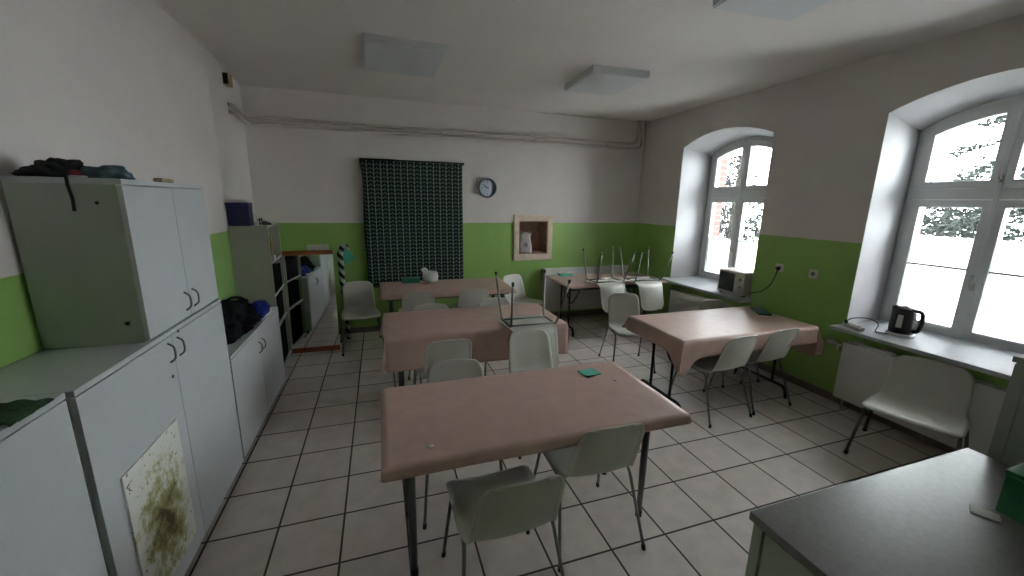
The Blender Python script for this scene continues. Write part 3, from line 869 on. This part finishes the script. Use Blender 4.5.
# ------------------------------------------------------------------ back wall things
def tapestry():
    bm = bmesh.new(); nx, nz = 30, 44; rows = []
    for i in range(nz+1):
        f = i/nz; z = -f*1.62; row = []
        for k in range(nx+1):
            u = k/nx; x = -.637+1.264*u - .018*math.exp(-(f/.07)**2)*(1-u)
            if u < .1: x += .006*math.sin(f*9)*(1-u*10)
            d = .055+.02*math.sin(u*5+f*3)*f + .012*noise.noise(Vector((u*3, f*4, 1)))
            d += .02*math.exp(-(f/.05)**2)
            row.append(bm.verts.new((x, -d, z)))
        rows.append(row)
    for i in range(nz):
        for k in range(nx): bm.faces.new((rows[i][k], rows[i][k+1], rows[i+1][k+1], rows[i+1][k]))
    # side returns to the wall, so the hanging reads as a thick padded panel
    for k in (0, nx):
        bk = [bm.verts.new((r[k].co.x, -.004, r[k].co.z)) for r in rows]
        for i in range(nz): bm.faces.new((rows[i][k], rows[i+1][k], bk[i+1], bk[i]))
    bkt = [bm.verts.new((v.co.x, -.004, v.co.z)) for v in rows[0]]
    for k in range(nx): bm.faces.new((rows[0][k], rows[0][k+1], bkt[k+1], bkt[k]))
    return bm
t = thing('wall_hanging', 'large dark green woven hanging with a pale grid pattern on the back wall', 'wall hanging', (1.392, BY, 2.235))
link('woven_cloth', tapestry(), M['tapestry'], t, smooth=True)
link('hanging_rod', TB([(-.655, -.03, .0), (.655, -.03, .0)], .018, 10), M['blackcloth'], t, smooth=True)

t = thing('wall_clock', 'round blue grey wall clock high on the back wall, right of the hanging', 'clock', (2.375, BY-.001, 1.937))
def disc_y(prof):     # lathe about the y axis, profile (radius, distance from the wall)
    b = bmesh.new(); lathe(b, prof, 40)
    bmesh.ops.rotate(b, verts=b.verts, cent=(0, 0, 0), matrix=Matrix.Rotation(R(90), 3, 'X')); return b
rim = bmesh.new(); N = 40; rg = []
for r, d in ((.128, 0), (.134, .02), (.130, .038), (.116, .042), (.106, .030), (.104, .006)):
    rg.append([rim.verts.new((r*math.cos(2*PI*k/N), -d, r*math.sin(2*PI*k/N))) for k in range(N)])
for i in range(len(rg)-1):
    for k in range(N): rim.faces.new((rg[i][k], rg[i][(k+1) % N], rg[i+1][(k+1) % N], rg[i+1][k]))
link('rim', rim, M['clockrim'], t, smooth=True)
link('dial', disc_y([(.1045, .004), (.1045, .020)]), M['clockface'], t)
for k in range(12):
    a = k*PI/6; r0, r1 = (.080 if k % 3 else .072), .094
    link('hour_mark', TB([(r0*math.sin(a), -.0215, r0*math.cos(a)), (r1*math.sin(a), -.0215, r1*math.cos(a))], .0035 if k % 3 else .005, 4), M['clockrim'], t)
def hand(a, L, w): return TB([(-.015*math.sin(a), -.026, -.015*math.cos(a)), (L*math.sin(a), -.026, L*math.cos(a))], [w, w*.5], 6)
link('hour_hand', hand(R(-65), .05, .006), M['black'], t); link('minute_hand', hand(R(-54), .078, .0042), M['black'], t)

# niche with its timber frame
t = thing('niche_frame', 'pale timber frame around the small square niche in the back wall', 'frame', ((NX0+NX1)/2, BY, (NZ0+NZ1)/2))
w, h = (NX1-NX0)/2, (NZ1-NZ0)/2
def fy(bm_x):   # ring built along x turned to lie along y
    bmesh.ops.rotate(bm_x, verts=bm_x.verts, cent=(0, 0, 0), matrix=Matrix.Rotation(R(90), 3, 'Z')); return bm_x
ro = [(-w-.07, -h-.085), (w+.07, -h-.085), (w+.07, h+.085), (-w-.07, h+.085)]
ri = [(-w+.004, -h+.004), (w-.004, -h+.004), (w-.004, h-.004), (-w+.004, h-.004)]
link('face_frame', fy(ring_prism(ro, ri, -.026, -.001)), M['woodpale'], t, bevel=.003)
ri2 = [(-w+.016, -h+.016), (w-.016, -h+.016), (w-.016, h-.016), (-w+.016, h-.016)]
link('lining', fy(ring_prism([(-w+.002, -h+.002), (w-.002, -h+.002), (w-.002, h-.002), (-w+.002, h-.002)], ri2, .0, .296)), M['woodbrown'], t)
link('niche_back', BX((-w+.017, w-.017, .285, .295, -h+.017, h-.017)), M['woodbrown'], t)
t = thing('paper_bag', 'white and grey crumpled bag standing in the wall niche', 'bag', (2.985, BY+.075, NZ0+.017), R(-8))
b = bmesh.new(); rows = []
prof = [(0, .095, .05), (.02, .10, .058), (.08, .103, .06), (.14, .092, .055), (.20, .075, .042), (.235, .07, .03), (.275, .085, .02), (.29, .092, .014)]
for z, a, d in prof:
    row = []
    for k in range(28):
        an = 2*PI*k/28; ca, sa = math.cos(an), math.sin(an)
        q = 1+.10*noise.noise(Vector((ca*2, sa*2, z*14)))
        zz = z + (.02*math.sin(an*3) if z > .27 else 0)
        row.append(b.verts.new((a*q*math.copysign(abs(ca)**.7, ca), d*q*math.copysign(abs(sa)**.7, sa), zz)))
    rows.append(row)
for i in range(len(rows)-1):
    for k in range(28): b.faces.new((rows[i][k], rows[i][(k+1) % 28], rows[i+1][(k+1) % 28], rows[i+1][k]))
b.faces.new(rows[0][::-1]); b.faces.new(rows[-1])
link('bag_body', b, M['bag'], t, smooth=True)
b = bmesh.new(); lathe(b, [(.001, .0), (.032, .003), (.034, .010), (.02, .015), (.002, .016)], 16)
bmesh.ops.rotate(b, verts=b.verts, cent=(0, 0, 0), matrix=Matrix.Rotation(R(90), 3, 'X'))
bmesh.ops.translate(b, verts=b.verts, vec=(.01, -.058, .13))
link('silver_patch', b, M['silver'], t, smooth=True)

# heating pipes under the ceiling
def heating_pipe(z, y, xr, label):
    pts = fillet([(lx(2.0)+.002, 2.0, z), (lx(2.06)+.045, 2.06, z), (LX+.055, y, z), (xr-.30, y, z), (xr, y-.02, z+.015), (xr, y-.02, CZ-.002)], .06, 6)
    o = link('heating_pipe', TB(pts, .019, 12), M['pipe'], None, smooth=True)
    return tag(o, label, 'pipe')
hp = heating_pipe(2.635, BY-.05, 4.70, 'upper of the two painted heating pipes running along the back wall')
heating_pipe(2.572, BY-.05, 4.77, 'lower of the two painted heating pipes running along the back wall')
for x in (.45, 1.75, 3.05, 4.2):
    link('pipe_clip', BX((x-.009, x+.009, BY-.072, BY-.068, 2.604-.055, 2.604+.055), (x-.006, x+.006, BY-.068, BY-.001, 2.598, 2.610)), M['pipe'], hp)

# box on the left wall under the ceiling
t = thing('junction_box', 'small open brown box on the left wall just under the ceiling', 'box', (lx(1.98)+.005, 1.98, 2.85))
link('box_body', BX((0, .05, -.055, .055, -.055, .055)), M['brownbox'], t, bevel=.004)
link('dark_opening', BX((.006, .044, -.062, -.0555, -.045, .045)), M['dark'], t)

# sockets
def socket(name, label, loc, rz, n=1, wm=None):
    t = thing(name, label, 'socket', loc, rz)
    link('plate', BX((-.041*n, .041*n, -.012, -.001, -.041, .041)), M['outlet'], t, bevel=.004)
    for k in range(n):
        x = (k-(n-1)/2)*.08
        b = bmesh.new(); lathe(b, [(.021, .0), (.021, .004), (.015, .004), (.014, .001)], 20)
        bmesh.ops.rotate(b, verts=b.verts, cent=(0, 0, 0), matrix=Matrix.Rotation(R(90), 3, 'X'))
        bmesh.ops.translate(b, verts=b.verts, vec=(x, -.0125, 0)); link('socket_well', b, wm or M['handle'], t, smooth=True)
    return t
socket('wall_socket', 'wall socket on the green wall with the microwave plug in it', (RX, .192, 1.134), R(-90))
socket('wall_socket', 'empty wall socket on the green wall, right of the plugged one', (RX, -.155, 1.133), R(-90))
socket('socket_strip', 'white triple socket on the back wall just above the mirror', (.185, BY, 1.15), 0, 3, M['outlet'])

# ------------------------------------------------------------------ radiators
def radiator(label, length, height, zf, depth=.10):
    """panel radiator, long axis local x, front towards local -y, base at z=0"""
    t = thing('radiator', label, 'radiator', group='white panel radiators')
    L = length/2
    link('front_panel', BX((-L, L, -depth, -depth+.014, 0, height-.012)), M['radiator'], t, bevel=.004)
    link('rear_panel', BX((-L+.01, L-.01, -.035, -.021, .01, height-.02)), M['radiator'], t, bevel=.004)
    for s in (-1, 1):
        link('side_cover', BX((min(s*L, s*(L-.006)), max(s*L, s*(L-.006)), -depth+.0145, -.02, .004, height-.012)), M['radiator'], t)
    g = bmesh.new(); n = int(length/.03)
    box(g, -L, L, -depth, -depth+.012, height-.0115, height); box(g, -L, L, -.032, -.02, height-.0115, height)
    for k in range(n+1):
        x = -L+k*length/n; box(g, x-.003, x+.003, -depth+.012, -.032, height-.010, height-.004)
    link('top_grille', g, M['radiator'], t)
    br = bmesh.new()
    for s in (-1, 1): box(br, s*L*.7-.015, s*L*.7+.015, -.0205, -.0, .1, height-.1)
    link('wall_bracket', br, M['handle'], t)
    for s in (-1, 1): link('floor_pipe', TB([(s*L*.9, -.055, .03), (s*L*.9, -.055, -zf)], .009, 8), M['pipe'], t, smooth=True)
    return t
r = radiator('white panel radiator under the window with the kettle', 1.16, .51, .10); r.location = (RX-.022, -1.165, .10); r.rotation_euler.z = R(-90)
t = thing('towel', 'pale towel folded along the top of the radiator under the kettle', 'towel', (RX-.075, -.80, .612))
b = bmesh.new(); tube(b, spline([(0, .16, .010), (.002, .10, .014), (-.004, 0, .013), (.002, -.10, .012), (0, -.15, .008)], 14), [.010+.006*math.sin(k*.9) for k in range(14)], 10)
for v in b.verts: v.co.x *= 2.2; v.co.z = max(v.co.z, 0)
link('towel_roll', b, M['radiator'], t, smooth=True)
link('towel_flap', BX((-.032, -.029, -.12, .11, -.05, .012)), M['radiator'], t, bevel=.001)
vt = thing('radiator_valve', 'pale round thermostat valve at the left end of the kettle-side radiator', 'valve', (RX-.06, -.545, .555))
b = TB([(0, .010, 0), (0, .055, .002), (0, .06, .002), (0, .125, .004)], [.012, .012, .030, .034], 16); link('thermostat_head', b, M['outlet'], vt, smooth=True)
link('valve_pipe', TB(fillet([(0, .03, 0), (0, .03, -.06), (.058, .03, -.08)], .02), .009), M['pipe'], vt, smooth=True)
r = radiator('white panel radiator under the far window with the microwave', 1.16, .51, .10); r.location = (RX-.022, 1.05, .10); r.rotation_euler.z = R(-90)
r = radiator('large white panel radiator on the back wall behind the corner table', 1.46, .66, .13); r.location = (3.95, BY-.022, .13)

# ------------------------------------------------------------------ things on the sills
S = SILL_Z+.001
t = thing('microwave', 'cream microwave oven on the sill of the far window', 'microwave', (4.80, .722, S))
W, H, D = .184, .285, .30
mb = BX((.02, D, -W, W, .014, H)); link('oven_body', mb, M['cream'], t, bevel=.006)
link('door', BX((0, .0195, -.065, W-.002, .018, H-.004)), M['cream'], t, bevel=.004)
link('door_window', BX((-.003, -.0003, -.052, W-.022, .045, H-.032)), M['screen'], t)
cp = link('control_panel', BX((0, .0195, -W+.002, -.068, .018, H-.004)), M['cream'], t, bevel=.004)
for z in (.20, .12):
    b = TB([(-.014, -.13, z), (-.0003, -.13, z)], .018, 14); link('knob', b, M['silver'], cp, smooth=True)
for y in (-.16, .16): link('foot', BX((.03, .06, y-.015, y+.015, 0, .0138), (.22, .25, y-.015, y+.015, 0, .0138)), M['black'], t)
tag(t, t['label'], 'microwave')
c = link('power_cord', TB(spline([(4.95, .500, .80), (4.845, .485, .80), (4.83, .43, .82), (4.835, .33, .865), (4.835, .25, .95), (4.83, .205, 1.06), (4.828, .192, 1.134)], 30), .0055, 6), M['black'], None, smooth=True)
adopt(c, t)
px, py, pz = RX-.017, .192, 1.134
b = TB([(px-.03, py, pz), (px-.004, py, pz), (px, py, pz)], [.016, .02, .02], 14)
tube(b, [(px-.012, py, pz-.017), (px-.014, py, pz-.036)], [.009, .006], 8)
link('plug', b, M['black'], c, smooth=True)

t = thing('kettle', 'black electric kettle with grey side windows on the sill of the nearer window', 'kettle', (4.985, -.835, S), R(-10))
b = bmesh.new(); lathe(b, [(.088, 0), (.092, .006), (.088, .024), (.078, .026)], 32); link('power_base', b, M['silver'], t, smooth=True)
b = bmesh.new(); lathe(b, [(.078, .0265), (.081, .06), (.078, .13), (.070, .20), (.064, .222), (.050, .230)], 32)
for v in b.verts:                                   # spout on the far side (+y)
    if v.co.z > .18 and v.co.y > .04: v.co.y += .028*(v.co.y/.07)*((v.co.z-.18)/.04); v.co.z += .006
link('kettle_body', b, M['black'], t, smooth=True)
b = bmesh.new(); lathe(b, [(.050, .2305), (.046, .238), (.02, .243), (.008, .252), (.002, .253)], 24); link('lid', b, M['silver'], t, smooth=True)
link('handle', TB(fillet([(0, -.058, .222), (0, -.125, .225), (0, -.135, .13), (0, -.115, .06), (0, -.074, .055)], .045, 6), .0145, 10), M['black'], t, smooth=True)
for a in (118, 202):
    b = bmesh.new(); rows = []
    for i in range(9):
        z = .075+.105*i/8; rad = .0815-(.0815-.0715)*max(0, (z-.10)/.10)
        rows.append([b.verts.new(((rad+.0012)*math.cos(R(a+dd)), (rad+.0012)*math.sin(R(a+dd)), z)) for dd in (-13, -8, -3, 3, 8, 13)])
    for i in range(8):
        for k in range(5): b.faces.new((rows[i][k], rows[i][k+1], rows[i+1][k+1], rows[i+1][k]))
    link('water_window', b, M['silver'], t, smooth=True, solid=.0015)
kt = t
t = thing('power_strip', 'pale power strip at the left end of the kettle sill', 'power strip', (4.80, -.60, S), R(70))
link('strip_body', BX((-.09, .09, -.026, .026, 0, .030)), M['outlet'], t, bevel=.006)
for k in range(3):
    b = bmesh.new(); lathe(b, [(.017, .0302), (.017, .033), (.012, .033), (.011, .031)], 16, (-.055+k*.05, 0, 0)); link('socket_well', b, M['handle'], t, smooth=True)
c = link('power_cord', TB(spline([(4.80, -.545, S+.045), (4.83, -.56, S+.075), (4.93, -.62, S+.085), (4.97, -.68, S+.05), (4.91, -.705, S+.008), (4.86, -.74, S+.007), (4.90, -.80, S+.007), (4.915, -.81, S+.007)], 36), .0042, 6), M['black'], None, smooth=True)
adopt(c, kt)
link('plug', tube(TB([(4.785, -.548, S+.034), (4.785, -.548, S+.054), (4.785, -.548, S+.064)], [.015, .015, .008], 12), [(4.785, -.548, S+.058), (4.80, -.545, S+.05)], .005, 8), M['black'], c, smooth=True)

# ------------------------------------------------------------------ ceiling lamps (switched off)
def ceiling_lamp(x, y, w, d, rz, label):
    t = thing('ceiling_lamp', label, 'ceiling lamp', (x, y, CZ-.001), rz, 'square ceiling lamps')
    link('housing', BX((-w/2, w/2, -d/2, d/2, -.055, 0)), M['lampside'], t, bevel=.003)
    link('diffuser', BX((-w/2+.006, w/2-.006, -d/2+.006, d/2-.006, -.064, -.0552)), M['lamp'], t, bevel=.002)
ceiling_lamp(1.20, 1.03, .625, .72, R(1.5), 'square ceiling lamp above the middle table, leftmost of the three')
ceiling_lamp(3.13, .99, .575, .67, R(-3), 'square ceiling lamp near the far window, the middle one in the photo')
ceiling_lamp(3.165, -.98, .585, .67, R(-3), 'square ceiling lamp cut off by the top edge of the photo')

# ------------------------------------------------------------------ counter at the lower right
KX0, KX1, KY0, KY1, KZ = 1.955, 3.035, -3.45, -2.065, .87
t = thing('counter_unit', 'dark grey counter with a shiny top in the lower right corner', 'counter', ((KX0+KX1)/2, (KY0+KY1)/2, 0))
ko = Vector((-(KX0+KX1)/2, -(KY0+KY1)/2, 0))
def KB(*bs): return BX(*[(a+ko.x, b+ko.x, c+ko.y, d+ko.y, e, f) for a, b, c, d, e, f in bs])
M['counter'] = mat('counter_laminate', (.20, .20, .195), .33, var=.10, vscale=60)
link('worktop', KB((KX0-.008, KX1, KY0, KY1, KZ-.028, KZ)), M['counter'], t, bevel=.002)
link('carcass', KB((KX0+.02, KX1-.004, KY0, KY1-.012, .06, KZ-.0285)), M['cabside'], t)
link('plinth', KB((KX0+.05, KX1-.01, KY0, KY1-.04, 0, .0595)), M['dark'], t)
link('corner_post', KB((KX0, KX0+.0195, KY1-.042, KY1-.012, .06, KZ-.029)), M['cabside'], t, bevel=.001)
for i in range(2):
    y1 = KY1-.05-.62*i; d = link('door', KB((KX0+.001, KX0+.0195, y1-.61, y1, .07, KZ-.036)), M['cabside'], t, bevel=.001)
    y = y1-.56 if i == 0 else y1-.05
    link('handle', TB(fillet([(KX0+ko.x+.002, y+ko.y, .72), (KX0+ko.x-.026, y+ko.y, .70), (KX0+ko.x-.026, y+ko.y, .63), (KX0+ko.x+.002, y+ko.y, .61)], .02), .005), M['handle'], d, smooth=True)
t = thing('tall_cabinet', 'tall dark grey cabinet behind the counter, at the right edge of the photo', 'cabinet', (3.27, -2.62, 0))
link('carcass', BX((-.222, .22, -.50, .505, .06, 1.236)), M['cabside'], t, bevel=.002)
link('cabinet_top', BX((-.226, .225, -.51, .515, 1.2365, 1.258)), M['cabside'], t, bevel=.002)
link('edge_strip', BX((-.2275, -.2225, .47, .505, .06, 1.232)), M['cabside'], t, bevel=.001)
link('plinth', BX((-.20, .20, -.48, .48, 0, .0595)), M['dark'], t)
t = thing('paper_stack', 'pale folded papers on top of the tall cabinet at the right edge', 'papers', (3.27, -2.36, 1.259), R(12))
link('sheets', BX((-.15, .15, -.11, .11, 0, .025)), M['paper'], t, bevel=.002)
link('cover_sheet', BX((-.147, .155, -.115, .108, .0255, .028)), M['whitecloth'], t)
t = thing('green_box', 'green cardboard box on the counter at the lower right edge of the photo', 'box', (2.83, -2.46, KZ+.002))
link('box_body', BX((-.165, .165, -.20, .175, 0, .125)), M['boxgreen'], t, bevel=.003)
link('lid', BX((-.168, .168, -.203, .178, .1255, .14)), M['boxgreen'], t, bevel=.003)
o = link('leaflet', BX((-.022, .022, -.03, .03, 0, .004)), M['paper'], None, loc=(2.615, -2.285, KZ+.001)); o.rotation_euler.z = R(25)
tag(o, 'small pale leaflet beside the green box on the counter', 'leaflet')

# ------------------------------------------------------------------ daylight and camera
w = bpy.data.worlds.new('World'); SC.world = w; w.use_nodes = True
nt = w.node_tree; bg = nt.nodes['Background']
bg.inputs['Color'].default_value = (.93, .97, 1.0, 1); bg.inputs['Strength'].default_value = 6.0
try:
    w.cycles.sampling_method = 'AUTOMATIC'
except Exception: pass

F, YAW, PITCH, ROLL = 397.463506, R(18.37520729), R(12.27461323), R(1.00527964)
C = Vector((.93968, -2.80654, 1.76025))
fwd = Vector((math.sin(YAW)*math.cos(PITCH), math.cos(YAW)*math.cos(PITCH), -math.sin(PITCH)))
rt = Vector((math.cos(YAW), -math.sin(YAW), 0)); upv = rt.cross(fwd)
c_, s_ = math.cos(ROLL), math.sin(ROLL)
rt2 = c_*rt+s_*upv; up2 = -s_*rt+c_*upv
cam = bpy.data.cameras.new('camera'); co = bpy.data.objects.new('camera', cam); COL.objects.link(co)
cam.sensor_fit = 'HORIZONTAL'; cam.sensor_width = 36; cam.lens = F/1024*36; cam.clip_start = .02; cam.clip_end = 200
mw = Matrix((rt2, up2, -fwd)).transposed().to_4x4(); mw.translation = C
co.matrix_world = mw
SC.camera = co
SC.view_settings.view_transform = 'Standard'; SC.view_settings.look = 'None'
SC.view_settings.gamma = 1; SC.view_settings.use_curve_mapping = False
SC.view_settings.exposure = 2.4
SC.cycles.max_bounces = 14; SC.cycles.diffuse_bounces = 8; SC.cycles.transparent_max_bounces = 16
SC.cycles.use_denoising = True
